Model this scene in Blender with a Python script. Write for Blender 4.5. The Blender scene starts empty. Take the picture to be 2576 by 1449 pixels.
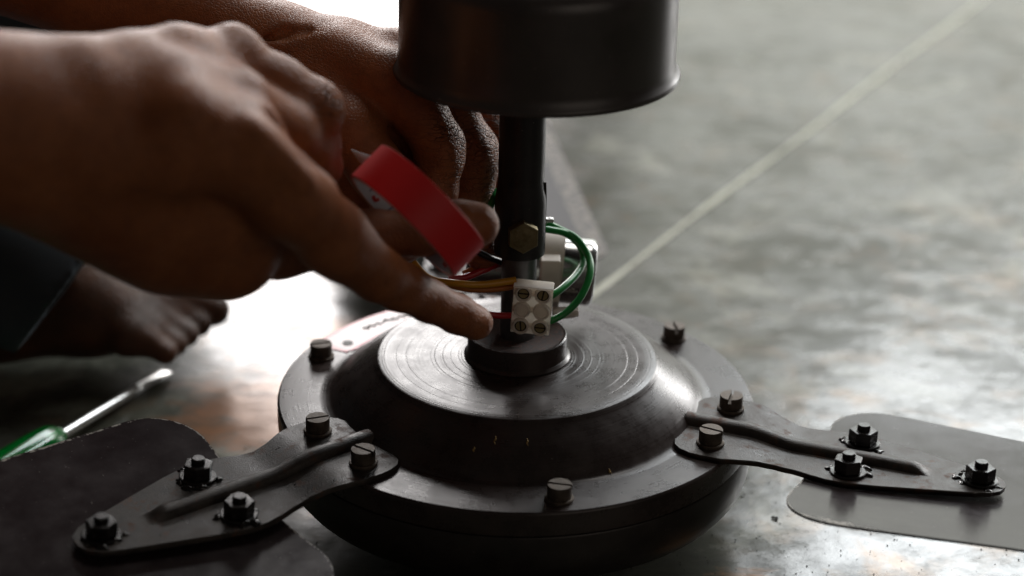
import bpy, bmesh, math, random
import numpy as np
from mathutils import Vector, Matrix, Euler
random.seed(7); np.random.seed(7)
R_ = math.radians
S = bpy.context.scene
COL = S.collection
MM = .001

# ------------------------------------------------------------------ camera
PITCH = R_(23.96); FPX = 5025.0
CAM = np.array([-.91, -864.2, 489.5])
cd = bpy.data.cameras.new('camera'); cam = bpy.data.objects.new('camera', cd); COL.objects.link(cam)
cam.location = CAM*MM; cam.rotation_euler = (R_(90)-PITCH, 0, 0)
cd.sensor_width = 36; cd.lens = 36*FPX/2576; cd.clip_start = .02; cd.clip_end = 60
cd.dof.use_dof = True; cd.dof.focus_distance = .915; cd.dof.aperture_fstop = 4.4
S.camera = cam
S.view_settings.view_transform = 'Standard'; S.view_settings.look = 'None'
S.view_settings.exposure = 0; S.view_settings.gamma = 1
S.render.resolution_x = 1024; S.render.resolution_y = 576
# ------------------------------------------------------------------ world and lamps
W = bpy.data.worlds.new('World'); S.world = W; W.use_nodes = True
bg = W.node_tree.nodes['Background']; bg.inputs[0].default_value = (1, .90, .80, 1); bg.inputs[1].default_value = .032

def area(name, loc, target, sx, sy, rad, col, spread=180):
    l = bpy.data.lights.new(name, 'AREA'); l.shape = 'RECTANGLE'; l.size = sx; l.size_y = sy
    l.energy = rad*math.pi*sx*sy; l.color = col; l.spread = R_(spread)
    o = bpy.data.objects.new(name, l); COL.objects.link(o); o.location = loc
    d = Vector(target)-Vector(loc); o.rotation_euler = d.to_track_quat('-Z', 'Y').to_euler(); return o
# the open doorway behind and to the left, the duller daylight behind to the right, and the open side on the right
area('doorway_light', (-.315, 2.5, .97), (-.25, 0, .1), .60, 1.14, 13, (1, .965, .95))
area('yard_light', (1.35, 2.9, .80), (.3, 0, .0), 2.3, 1.4, 1.55, (.98, 1, .92))
area('upper_yard_light', (1.62, 2.75, 1.98), (.3, 0, .0), 2.1, .8, 13.0, (.94, .98, 1))
area('side_opening_light', (1.9, 2.3, .65), (0, 0, .1), .5, 1.0, 15.0, (1, .98, .97))
area('added_top_fill', (.5, 1.3, 2.6), (-.1, 0, .1), 1.0, .8, 4.5, (1, .95, .90))  # added overhead fill to brighten hands and arms, no known roof gap
area('added_front_fill', (1.3, -1.9, 1.1), (-.1, 0, .15), 1.5, 1.0, .50, (1, .86, .74))  # added dim warm fill from the camera side for the skin, no known opening

# ------------------------------------------------------------------ geometry helpers (millimetres)
_f = np.array([0, math.cos(PITCH), -math.sin(PITCH)]); _u = np.array([0, math.sin(PITCH), math.cos(PITCH)])
def at(u, v, y):
    """point at depth y (mm) on the line of sight measured in the photograph"""
    d = _f + np.array([1, 0, 0])*(u-1288)/FPX + _u*(724.5-v)/FPX
    return CAM + d*((y-CAM[1])/d[1])
TILT = .0209
def loc(P):
    x, y, z = P
    return np.array([x*math.cos(TILT)-z*math.sin(TILT), y, x*math.sin(TILT)+z*math.cos(TILT)])
def lat(u, v, y): return loc(at(u, v, y))

def mk(name, V, F, m, parent=None, smooth=True, attr=None, auto=None, **props):
    me = bpy.data.meshes.new(name)
    me.from_pydata([tuple(float(c)*MM for c in v) for v in V], [], [tuple(int(i) for i in f) for f in F])
    me.validate(); me.update()
    if m: me.materials.append(m)
    if smooth: me.polygons.foreach_set('use_smooth', [True]*len(me.polygons))
    if attr:
        for k, a in attr.items():
            at_ = me.attributes.new(k, 'FLOAT', 'POINT'); at_.data.foreach_set('value', np.asarray(a, dtype=np.float32))
    o = bpy.data.objects.new(name, me); COL.objects.link(o)
    if parent: o.parent = parent
    if smooth and auto: 
        bm = bmesh.new(); bm.from_mesh(me)
        for e in bm.edges:
            if len(e.link_faces) == 2 and e.calc_face_angle(0) > R_(auto): e.smooth = False
        bm.to_mesh(me); bm.free()
    for k, v in props.items(): o[k] = v
    return o
def root(name, label, cat, loc_=(0, 0, 0), rot=(0, 0, 0), group=None):
    o = bpy.data.objects.new(name, None); COL.objects.link(o); o.location = loc_; o.rotation_euler = rot
    o.empty_display_size = .02
    o['label'] = label; o['category'] = cat
    if group: o['group'] = group
    return o
class G:
    """collects pieces of ONE part"""
    def __init__(s): s.V = []; s.F = []
    def add(s, V, F, M=None):
        n = len(s.V)
        if M is not None: V = [tuple(M @ Vector(v)) for v in V]
        s.V += [tuple(v) for v in V]; s.F += [tuple(i+n for i in f) for f in F]; return s
def lathe(prof, seg=96, c=(0, 0, 0), a0=0, a1=2*math.pi, closed=True):
    full = abs(a1-a0-2*math.pi) < 1e-6; n = seg if full else seg+1
    V = []; F = []
    for r, z in prof:
        for k in range(n):
            a = a0+(a1-a0)*k/seg; V.append((c[0]+r*math.cos(a), c[1]+r*math.sin(a), c[2]+z))
    for i in range(len(prof)-1):
        for k in range(seg):
            k2 = (k+1) % n
            F.append((i*n+k, i*n+k2, (i+1)*n+k2, (i+1)*n+k))
    return V, F
def tube(pts, r, seg=12, sub=6, cap=True, r2=None):
    P = [np.array(p, float) for p in pts]; Q = []
    for i in range(len(P)-1):
        p0 = P[max(i-1, 0)]; p1 = P[i]; p2 = P[i+1]; p3 = P[min(i+2, len(P)-1)]
        for k in range(sub):
            t = k/sub
            Q.append(.5*((2*p1)+(-p0+p2)*t+(2*p0-5*p1+4*p2-p3)*t*t+(-p0+3*p1-3*p2+p3)*t**3))
    Q.append(P[-1]); n = len(Q); V = []; F = []
    up = np.array([0, 0, 1.]); last = None
    for i, q in enumerate(Q):
        t = Q[min(i+1, n-1)]-Q[max(i-1, 0)]; t /= np.linalg.norm(t)
        if last is None:
            a = np.cross(t, up if abs(t[2]) < .9 else np.array([1., 0, 0])); a /= np.linalg.norm(a)
        else:
            a = last-t*(last@t); a /= np.linalg.norm(a)
        last = a; b = np.cross(t, a); rr = r if r2 is None else r+(r2-r)*i/(n-1)
        for k in range(seg):
            w = 2*math.pi*k/seg; V.append(tuple(q+rr*(a*math.cos(w)+b*math.sin(w))))
    for i in range(n-1):
        for k in range(seg):
            k2 = (k+1) % seg; F.append((i*seg+k, i*seg+k2, (i+1)*seg+k2, (i+1)*seg+k))
    if cap: F.append(tuple(range(seg))[::-1]); F.append(tuple((n-1)*seg+k for k in range(seg)))
    return V, F
def box(cx, cy, cz, sx, sy, sz, bev=0):
    bm = bmesh.new(); bmesh.ops.create_cube(bm, size=1)
    bmesh.ops.scale(bm, vec=(sx, sy, sz), verts=bm.verts)
    if bev: bmesh.ops.bevel(bm, geom=bm.edges[:], offset=bev, segments=3, profile=.6, affect='EDGES')
    bmesh.ops.translate(bm, vec=(cx, cy, cz), verts=bm.verts)
    bm.verts.ensure_lookup_table(); bm.verts.index_update()
    r = [tuple(v.co) for v in bm.verts], [tuple(v.index for v in f.verts) for f in bm.faces]; bm.free(); return r
def fixn(o):
    bm = bmesh.new(); bm.from_mesh(o.data); bmesh.ops.recalc_face_normals(bm, faces=bm.faces); bm.to_mesh(o.data); bm.free(); return o

# ------------------------------------------------------------------ signed distance sculpting for skin and cloth
def sdf(prims, vox, k=6.0, carve=(), planes=(), disp=None, shell=None):
    lo = np.min([np.minimum(p[0]-p[1], p[2]-p[3]) for p in prims], 0)-6*vox
    hi = np.max([np.maximum(p[0]+p[1], p[2]+p[3]) for p in prims], 0)+6*vox
    n = np.ceil((hi-lo)/vox).astype(int)+1
    f = np.full(n, 20.0, np.float32)
    ax = [lo[i]+vox*np.arange(n[i]) for i in range(3)]
    def each(a, ra, b, rb, pad):
        l = np.minimum(a-ra, b-rb)-pad; h = np.maximum(a+ra, b+rb)+pad
        i0 = np.clip(((l-lo)/vox).astype(int), 0, n-1); i1 = np.clip(((h-lo)/vox).astype(int)+2, 1, n)
        sl = tuple(slice(i0[i], i1[i]) for i in range(3))
        X = ax[0][sl[0]][:, None, None]-a[0]; Y = ax[1][sl[1]][None, :, None]-a[1]; Z = ax[2][sl[2]][None, None, :]-a[2]
        ba = b-a; L = max(ba@ba, 1e-6)
        t = np.clip((X*ba[0]+Y*ba[1]+Z*ba[2])/L, 0, 1)
        d = np.sqrt((X-t*ba[0])**2+(Y-t*ba[1])**2+(Z-t*ba[2])**2)-(ra+(rb-ra)*t)
        return sl, d
    for p in prims:
        kk = p[4] if len(p) > 4 and p[4] is not None else k
        sl, d = each(np.array(p[0], float), p[1], np.array(p[2], float), p[3], kk+3*vox)
        g = f[sl]; h = np.maximum(kk-np.abs(g-d), 0)/kk
        f[sl] = np.minimum(g, d)-h*h*kk*.25
    for a, ra, b, rb, kk in carve:
        sl, d = each(np.array(a, float), ra, np.array(b, float), rb, kk+3*vox)
        g = f[sl]; d = -d; h = np.maximum(kk-np.abs(g-d), 0)/kk
        f[sl] = np.maximum(g, d)+h*h*kk*.25
    for pt, nr in planes:      # keep the side the normal points away from
        pt = np.array(pt, float); nr = np.array(nr, float); nr /= np.linalg.norm(nr)
        d = (ax[0][:, None, None]-pt[0])*nr[0]+(ax[1][None, :, None]-pt[1])*nr[1]+(ax[2][None, None, :]-pt[2])*nr[2]
        f = np.maximum(f, d.astype(np.float32))
    ins = f < 0
    c = np.zeros(n-1, np.int8)
    for dx in (0, 1):
        for dy in (0, 1):
            for dz in (0, 1): c += ins[dx:n[0]-1+dx, dy:n[1]-1+dy, dz:n[2]-1+dz]
    act = np.argwhere((c > 0) & (c < 8)); idx = np.full(n-1, -1, np.int64)
    idx[act[:, 0], act[:, 1], act[:, 2]] = np.arange(len(act))
    acc = np.zeros((len(act), 3)); cnt = np.zeros(len(act))
    for a in range(3):
        b, d = [q for q in range(3) if q != a]
        for ob in (0, 1):
            for od in (0, 1):
                o = np.zeros(3, int); o[b] = ob; o[d] = od; e = o.copy(); e[a] = 1
                p = act+o; q = act+e
                f0 = f[p[:, 0], p[:, 1], p[:, 2]]; f1 = f[q[:, 0], q[:, 1], q[:, 2]]
                m = (f0 < 0) != (f1 < 0); t = np.where(m, f0/np.where(m, f0-f1, 1), 0)
                pos = np.tile(o.astype(float), (len(act), 1)); pos[:, a] += t
                acc[m] += pos[m]; cnt[m] += 1
    V = lo+vox*(act+acc/np.maximum(cnt, 1)[:, None]); F = []
    for a in range(3):
        b, d = (a+1) % 3, (a+2) % 3
        s0 = [slice(None)]*3; s1 = [slice(None)]*3; s0[a] = slice(0, n[a]-1); s1[a] = slice(1, n[a])
        ch = np.argwhere(ins[tuple(s0)] != ins[tuple(s1)]); ch = ch[(ch[:, b] > 0) & (ch[:, d] > 0) & (ch[:, b] < n[b]-1) & (ch[:, d] < n[d]-1)]
        eb = np.zeros(3, int); eb[b] = 1; ed = np.zeros(3, int); ed[d] = 1
        g = lambda p: idx[p[:, 0], p[:, 1], p[:, 2]]
        q = np.stack([g(ch-eb-ed), g(ch-ed), g(ch), g(ch-eb)], 1)
        fl = ~ins[ch[:, 0], ch[:, 1], ch[:, 2]]; q[fl] = q[fl][:, ::-1]; F.append(q)
    return V, np.concatenate(F)

# ------------------------------------------------------------------ materials
def nodes(name):
    m = bpy.data.materials.new(name); m.use_nodes = True; nt = m.node_tree
    return m, nt, nt.nodes['Principled BSDF']
def N(nt, t, **kw):
    n = nt.nodes.new(t)
    for k, v in kw.items():
        if k.startswith('i_'): n.inputs[k[2:].replace('_', ' ')].default_value = v
        elif k.startswith('n_'): n.inputs[int(k[2:])].default_value = v
        else: setattr(n, k, v)
    return n
def L(nt, a, b): nt.links.new(a, b)
def ramp(nt, fac, stops, interp='LINEAR'):
    r = N(nt, 'ShaderNodeValToRGB'); r.color_ramp.interpolation = interp
    e = r.color_ramp.elements
    while len(e) < len(stops): e.new(.5)
    for i, (p, c) in enumerate(stops):
        e[i].position = p; e[i].color = (c, c, c, 1) if not hasattr(c, '__len__') else (*c, 1)
    L(nt, fac, r.inputs[0]); return r.outputs[0]
def mix(nt, fac, a, b):
    n = N(nt, 'ShaderNodeMix', data_type='RGBA')
    if hasattr(fac, 'node'): L(nt, fac, n.inputs[0])
    else: n.inputs[0].default_value = fac
    for s, x in ((6, a), (7, b)):
        if hasattr(x, 'node'): L(nt, x, n.inputs[s])
        else: n.inputs[s].default_value = (*x, 1) if hasattr(x, '__len__') else (x, x, x, 1)
    return n.outputs[2]
def math_(nt, op, a, b=0.0, c=None):
    n = N(nt, 'ShaderNodeMath', operation=op)
    for i, x in enumerate((a, b) if c is None else (a, b, c)):
        if hasattr(x, 'node'): L(nt, x, n.inputs[i])
        else: n.inputs[i].default_value = x
    return n.outputs[0]
def noise(nt, scale, detail=4, rough=.6, vec=None, dist=0, stretch=None):
    n = N(nt, 'ShaderNodeTexNoise'); n.inputs['Scale'].default_value = scale; n.inputs['Detail'].default_value = detail
    n.inputs['Roughness'].default_value = rough; n.inputs['Distortion'].default_value = dist
    if vec is None: vec = N(nt, 'ShaderNodeTexCoord').outputs['Object']
    if stretch:
        mp = N(nt, 'ShaderNodeMapping'); mp.inputs['Scale'].default_value = stretch; L(nt, vec, mp.inputs[0]); vec = mp.outputs[0]
    L(nt, vec, n.inputs['Vector']); return n.outputs['Fac']
def bump(nt, h, strength, dist, prev=None):
    b = N(nt, 'ShaderNodeBump'); b.inputs['Strength'].default_value = strength; b.inputs['Distance'].default_value = dist
    if hasattr(h, 'node'): L(nt, h, b.inputs['Height'])
    if prev is not None: L(nt, prev, b.inputs['Normal'])
    return b.outputs[0]

def metal(name, c1, c2, rough=(.25, .4), metallic=.3, chips=None, rings=False, grit=.15, scale=90, spec=.5, rust=None, edge=None):
    m, nt, b = nodes(name)
    big = noise(nt, scale, 6, .65); fine = noise(nt, scale*14, 3, .6)
    col = mix(nt, ramp(nt, big, [(.35, 0), (.68, 1)]), c1, c2)
    ro = N(nt, 'ShaderNodeMapRange'); L(nt, big, ro.inputs[0]); ro.inputs[1].default_value = .3; ro.inputs[2].default_value = .7
    ro.inputs[3].default_value = rough[0]; ro.inputs[4].default_value = rough[1]; ro = ro.outputs[0]
    nrm = bump(nt, fine, grit, .0002)
    if rings:
        tc = N(nt, 'ShaderNodeTexCoord').outputs['Object']; sp = N(nt, 'ShaderNodeSeparateXYZ'); L(nt, tc, sp.inputs[0])
        r = math_(nt, 'SQRT', math_(nt, 'ADD', math_(nt, 'POWER', sp.outputs[0], 2), math_(nt, 'POWER', sp.outputs[1], 2)))
        cx = N(nt, 'ShaderNodeCombineXYZ'); L(nt, r, cx.inputs[0]); L(nt, math_(nt, 'MULTIPLY', big, .0006), cx.inputs[1])
        rf = noise(nt, 1000, 3, .75, cx.outputs[0]); rc = noise(nt, 190, 2, .5, cx.outputs[0])
        flat = ramp(nt, r, [(.0665, 1), (.069, .25)]); nrm = bump(nt, math_(nt, 'MULTIPLY', rf, flat), .13, .0002, nrm); nrm = bump(nt, math_(nt, 'MULTIPLY', flat, ramp(nt, rc, [(.46, 0), (.475, 1), (.49, 0)])), .22, .0003, nrm)
        col = mix(nt, ramp(nt, rf, [(.55, 0), (.72, .3)]), col, (.12, .11, .11))
        ro = math_(nt, 'ADD', ro, math_(nt, 'MULTIPLY', rf, .12))
        worn = math_(nt, 'MAXIMUM', ramp(nt, r, [(.0660, 0), (.0674, 1), (.0690, 0)]), ramp(nt, r, [(.1135, 0), (.1149, 1)]))
        k = ramp(nt, math_(nt, 'MULTIPLY', worn, noise(nt, 160, 5, .7)), [(.42, 0), (.55, .8)]); col = mix(nt, k, col, (.20, .17, .155))
    if rust:
        rn = noise(nt, rust[0], 7, .7); mk_ = ramp(nt, rn, [(rust[1], 0), (rust[1]+.1, 1)])
        col = mix(nt, mk_, col, rust[2]); ro = math_(nt, 'ADD', ro, math_(nt, 'MULTIPLY', mk_, .3))
    if chips:
        cn = noise(nt, chips[0], 5, .7, dist=.6); mk_ = ramp(nt, cn, [(chips[1], 0), (chips[1]+.02, 1)])
        col = mix(nt, mk_, col, chips[2]); nrm = bump(nt, mk_, .2, -.0003, nrm)
        ro = math_(nt, 'ADD', ro, math_(nt, 'MULTIPLY', mk_, .4))
    if edge:
        a = N(nt, 'ShaderNodeAttribute', attribute_name='edge'); en = noise(nt, 260, 4, .7)
        k = ramp(nt, math_(nt, 'MULTIPLY', a.outputs['Fac'], en), [(.46, 0), (.56, 1)])
        col = mix(nt, k, col, edge); ro = math_(nt, 'ADD', ro, math_(nt, 'MULTIPLY', k, .25))
    # dust specks
    dn = noise(nt, 900, 2, .5); k = ramp(nt, dn, [(.74, 0), (.77, .7)]); col = mix(nt, k, col, (.25, .23, .21))
    L(nt, col, b.inputs['Base Color']); L(nt, ro, b.inputs['Roughness']); L(nt, nrm, b.inputs['Normal'])
    b.inputs['Metallic'].default_value = metallic; b.inputs['Specular IOR Level'].default_value = spec
    return m
DK = (.022, .019, .019); DK2 = (.040, .035, .034)
M_cover = metal('lacquered_casting', (.028, .019, .017), (.050, .036, .032), (.17, .30), .0, spec=.5, chips=(330, .73, (.008, .007, .007)), rings=True, grit=.1)
M_body = metal('lower_casting', (.022, .017, .015), (.036, .029, .026), (.28, .42), .2, grit=.15)
M_collar = metal('rusty_collar', (.030, .022, .020), (.075, .052, .045), (.5, .8), .2, grit=1.0, scale=260, rust=(700, .50, (.15, .085, .07)))
M_rod = metal('rod_metal', (.018, .017, .018), (.030, .028, .029), (.30, .48), .2, rust=(420, .64, (.16, .11, .09)), grit=.3)
M_steel = metal('dull_steel', (.10, .10, .105), (.18, .18, .19), (.35, .5), .7, grit=.4)
M_canopy = metal('canopy_lacquer', (.024, .016, .013), (.042, .029, .024), (.30, .46), .0, spec=.9, grit=.05, scale=40)
M_brkt = metal('pressed_steel', (.018, .014, .012), (.070, .058, .050), (.24, .55), .1, spec=.36, rust=(95, .56, (.095, .045, .028)), grit=1.0, scale=110)
M_blade = metal('blade_lacquer', (.022, .016, .017), (.036, .027, .028), (.17, .28), .0, spec=.28, edge=(.34, .31, .27), grit=.12, scale=60)
M_rear_blade = metal('rear_blade_lacquer', (.040, .034, .040), (.060, .052, .058), (.36, .46), .0, spec=.20, edge=(.34, .31, .27), grit=.12, scale=60)  # rear blade only: greyer, rougher, less specular copy of the blade lacquer
M_screw = metal('old_brass_screw', (.060, .045, .034), (.15, .12, .095), (.45, .7), .5, grit=.7, scale=300, rust=(500, .6, (.07, .04, .03)))
M_brass = metal('bolt_brass', (.16, .125, .06), (.30, .25, .14), (.38, .6), .8, grit=.6, scale=260)
M_nut = metal('oily_nut', (.010, .009, .009), (.022, .019, .018), (.14, .3), .3, grit=.35, scale=300, spec=.7)
M_can = metal('aluminium_can', (.50, .50, .50), (.62, .62, .61), (.16, .26), 1.0, grit=.05, scale=50)
M_label = None

def simple(name, c, rough, **kw):
    m, nt, b = nodes(name); n = noise(nt, kw.pop('scale', 300), 4, .6)
    vr = kw.pop('vary', .25); L(nt, mix(nt, n, [x*(1-vr) for x in c], [min(1, x*(1+vr)) for x in c]), b.inputs['Base Color'])
    b.inputs['Roughness'].default_value = rough
    bs = kw.pop('bump', 0)
    if bs: L(nt, bump(nt, noise(nt, kw.pop('bscale', 1500), 3), bs, .0002), b.inputs['Normal'])
    for k, v in kw.items():
        if k in b.inputs: b.inputs[k].default_value = v
    return m
M_grease = simple('black_grease', (.006, .005, .005), .12, bump=.9, bscale=700)
M_green = simple('green_wire_sleeve', (.016, .24, .05), .28, vary=.1)
M_yellow = simple('yellow_wire_sleeve', (.62, .30, .02), .35, vary=.1)
M_orange = simple('orange_wire_sleeve', (.42, .14, .02), .4, vary=.1)
M_red = simple('red_wire_sleeve', (.42, .012, .02), .3, vary=.1)
M_black = simple('black_wire_sleeve', (.012, .012, .014), .3, vary=.1)
M_plast = simple('milky_plastic', (.70, .64, .56), .38, vary=.08, scale=90, **{'Subsurface Weight': .55, 'Subsurface Radius': (.006, .005, .004), 'Subsurface Scale': 1.0, 'Transmission Weight': .18})
M_clear = simple('clear_plastic', (.75, .72, .68), .18, vary=.05, **{'Transmission Weight': .35})
M_cream = simple('cream_plastic', (.66, .60, .52), .5, vary=.12, scale=120, bump=.15)
M_hole = simple('dark_recess', (.022, .015, .009), .5)
M_bscrew = simple('recessed_brass_screw', (.42, .33, .18), .45, Metallic=.8)
M_ink = simple('black_ink', (.012, .012, .012), .5)
M_tape = simple('red_vinyl_tape', (.72, .012, .014), .5, vary=.06, scale=60, bump=.1)
M_core = simple('printed_paper_core', (.66, .68, .74), .6, vary=.06)
M_blue = simple('blue_ink', (.05, .10, .25), .5); M_redink = simple('red_ink', (.6, .04, .03), .5)
M_cloth = simple('blue_grey_cloth', (.035, .050, .062), .8, vary=.12, scale=60, bump=.12, bscale=2600)
M_shirt = simple('black_green_shirt', (.010, .014, .014), .9, vary=.2, scale=60, bump=.5, bscale=2600)
M_chrome = simple('screwdriver_steel', (.78, .78, .76), .30, vary=.06, Metallic=1.0)
M_handle = simple('green_clear_handle', (.0, .42, .06), .10, vary=.02, **{'Transmission Weight': .75, 'IOR': 1.46})
M_fleck = simple('ochre_paint', (.42, .27, .09), .6)
M_crumb = simple('dark_crumb', (.035, .03, .026), .8)
M_hair = simple('black_hair', (.01, .009, .008), .5)

def plastic(name, c, rough, tr):
    m, nt, b = nodes(name); n = noise(nt, 90, 4, .6)
    col = mix(nt, n, [x*.9 for x in c], [min(1, x*1.08) for x in c]); L(nt, col, b.inputs['Base Color']); b.inputs['Roughness'].default_value = rough
    t = N(nt, 'ShaderNodeBsdfTranslucent'); L(nt, col, t.inputs[0]); mx = N(nt, 'ShaderNodeMixShader'); mx.inputs[0].default_value = tr
    L(nt, b.outputs[0], mx.inputs[1]); L(nt, t.outputs[0], mx.inputs[2]); L(nt, mx.outputs[0], nt.nodes['Material Output'].inputs[0]); return m
M_plast = plastic('milky_plastic', (.93, .88, .82), .3, .62); M_cream = plastic('cream_plastic', (.80, .74, .66), .5, .35); M_clear = plastic('clear_plastic', (.85, .80, .74), .15, .5)
def skin():
    m, nt, b = nodes('brown_skin')
    n = noise(nt, 45, 5, .6); n2 = noise(nt, 260, 4, .65)
    c = mix(nt, ramp(nt, n, [(.3, 0), (.7, 1)]), (.27, .082, .026), (.40, .140, .054))
    c = mix(nt, ramp(nt, n2, [(.42, 0), (.75, .4)]), c, (.13, .05, .03))
    wr = N(nt, 'ShaderNodeAttribute', attribute_name='wrinkle').outputs['Fac']
    tc = N(nt, 'ShaderNodeTexCoord').outputs['Object']
    v = N(nt, 'ShaderNodeTexVoronoi', feature='DISTANCE_TO_EDGE'); v.inputs['Scale'].default_value = 620; v.inputs['Randomness'].default_value = 1
    L(nt, tc, v.inputs['Vector'])
    v2 = N(nt, 'ShaderNodeTexVoronoi', feature='DISTANCE_TO_EDGE'); v2.inputs['Scale'].default_value = 290
    mp = N(nt, 'ShaderNodeMapping'); mp.inputs['Scale'].default_value = (.45, .8, 1.9); L(nt, tc, mp.inputs[0])
    dd = N(nt, 'ShaderNodeVectorMath', operation='ADD'); L(nt, mp.outputs[0], dd.inputs[0])
    nn = N(nt, 'ShaderNodeTexNoise'); nn.inputs['Scale'].default_value = 120; L(nt, tc, nn.inputs['Vector'])
    sc = N(nt, 'ShaderNodeVectorMath', operation='SCALE'); L(nt, nn.outputs['Color'], sc.inputs[0]); sc.inputs['Scale'].default_value = .006
    L(nt, sc.outputs[0], dd.inputs[1]); L(nt, dd.outputs[0], v2.inputs['Vector'])
    fine = ramp(nt, v.outputs['Distance'], [(0, 0), (.18, 1)]); crease = ramp(nt, v2.outputs['Distance'], [(0, 0), (.10, 1)])
    b1 = N(nt, 'ShaderNodeBump'); b1.inputs['Distance'].default_value = .00035; b1.inputs['Strength'].default_value = .45; L(nt, fine, b1.inputs['Height'])
    b2 = N(nt, 'ShaderNodeBump'); b2.inputs['Distance'].default_value = .0016; L(nt, math_(nt, 'MULTIPLY', wr, .9), b2.inputs['Strength']); L(nt, crease, b2.inputs['Height']); L(nt, b1.outputs[0], b2.inputs['Normal'])
    c = mix(nt, math_(nt, 'MULTIPLY', wr, math_(nt, 'SUBTRACT', 1.0, crease)), c, (.07, .028, .018))
    gm = N(nt, 'ShaderNodeAttribute', attribute_name='foot_shade').outputs['Fac']  # shade on the foot, painted into the skin colour
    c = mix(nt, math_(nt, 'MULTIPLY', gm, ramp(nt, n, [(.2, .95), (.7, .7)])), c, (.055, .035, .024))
    L(nt, c, b.inputs['Base Color']); L(nt, b2.outputs[0], b.inputs['Normal'])
    b.inputs['Roughness'].default_value = .43; b.inputs['Specular IOR Level'].default_value = .36
    b.inputs['Subsurface Weight'].default_value = .12; b.inputs['Subsurface Radius'].default_value = (.006, .002, .001); b.inputs['Subsurface Scale'].default_value = .6
    return m
M_skin = skin()

# ------------------------------------------------------------------ floor
def floor_mat():
    m, nt, b = nodes('polished_cement')
    tc = N(nt, 'ShaderNodeTexCoord').outputs['Object']
    a = noise(nt, 5, 8, .62, dist=.3); c = noise(nt, 26, 8, .72, dist=.35, stretch=(1, 1.3, 1)); d = noise(nt, 90, 5, .6); w = noise(nt, 11, 6, .68, dist=.6)
    base = mix(nt, ramp(nt, a, [(.32, 0), (.68, 1)]), (.060, .062, .042), (.125, .128, .105))
    base = mix(nt, ramp(nt, c, [(.42, 0), (.62, .8)]), base, (.045, .045, .034))
    base = mix(nt, ramp(nt, w, [(.54, 0), (.64, .8)]), base, (.26, .26, .21))
    base = mix(nt, ramp(nt, noise(nt, 14, 5, .6, dist=.4), [(.62, 0), (.70, .3)]), base, (.22, .12, .06))
    sp = noise(nt, 750, 2, .5); base = mix(nt, ramp(nt, sp, [(.72, 0), (.745, .9)]), base, (.02, .018, .015))
    L(nt, base, b.inputs['Base Color'])
    film = ramp(nt, math_(nt, 'ADD', math_(nt, 'MULTIPLY', c, .5), math_(nt, 'ADD', math_(nt, 'MULTIPLY', a, .25), math_(nt, 'MULTIPLY', noise(nt, 55, 5, .65, stretch=(1, 1.5, 1)), .25))), [(.44, .22), (.56, 1.0)])
    L(nt, film, b.inputs['Specular IOR Level'])
    ro = math_(nt, 'ADD', math_(nt, 'MULTIPLY', c, .16), math_(nt, 'MULTIPLY', w, .12))
    L(nt, math_(nt, 'ADD', ro, .07), b.inputs['Roughness'])
    tint = ramp(nt, noise(nt, 24, 5, .65, dist=.6), [(.52, (1, 1, 1)), (.66, (1, .74, .56))]); 
    for cx, cy, rad, c_ in ((-.135, .105, .085, (.30, .15, .08)), (.105, -.075, .035, (.34, .20, .11)), (-.10, .20, .05, (.28, .16, .09))):
        vs = N(nt, 'ShaderNodeVectorMath', operation='DISTANCE'); L(nt, tc, vs.inputs[0]); vs.inputs[1].default_value = (cx, cy, -.014)
        k = math_(nt, 'ADD', math_(nt, 'DIVIDE', vs.outputs['Value'], rad), math_(nt, 'MULTIPLY', noise(nt, 34, 7, .7, dist=.5, stretch=(.6, 1.6, 1)), 1.9))
        k = ramp(nt, k, [(.90/2.2, 1), (1.0, 0)]) if False else ramp(nt, math_(nt, 'MULTIPLY', k, .5), [(.62, 1), (.80, 0)])
        base = mix(nt, k, base, c_); tint = mix(nt, k, tint, (1, .62, .42))
    L(nt, base, b.inputs['Base Color']); L(nt, tint, b.inputs['Specular Tint'])
    nrm = bump(nt, noise(nt, 32, 5, .55), .13, .0016); nrm = bump(nt, d, .12, .0005, nrm)
    L(nt, nrm, b.inputs['Normal'])
    return m
M_floor = floor_mat()
mk('floor', [(-4000, -3000, -14), (4000, -3000, -14), (4000, 6000, -14), (-4000, 6000, -14)], [(0, 1, 2, 3)], M_floor, kind='structure')
M_line = simple('pale_joint_filler', (.48, .48, .36), .45, vary=.2, scale=40)
p0 = np.array([-30., 165.]); d0 = np.array([430.8-53.8, 920.-268.]); d0 /= np.linalg.norm(d0); q0 = np.array([53.8, 268.])
nn = np.array([-d0[1], d0[0]]); V = []; F = []; K = 90
for i in range(K):
    s = -260+i*22; w = 2.0+.5*math.sin(i*1.7)+.4*math.sin(i*.63+1); c = q0+d0*s+nn*(.7*math.sin(i*.41))
    for sg in (-1, 1): V.append((*(c+nn*w*sg), -13.5))
    if i: F.append((2*i-2, 2*i-1, 2*i+1, 2*i))
fixn(mk('floor_joint', V, F, M_line, kind='structure'))

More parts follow.
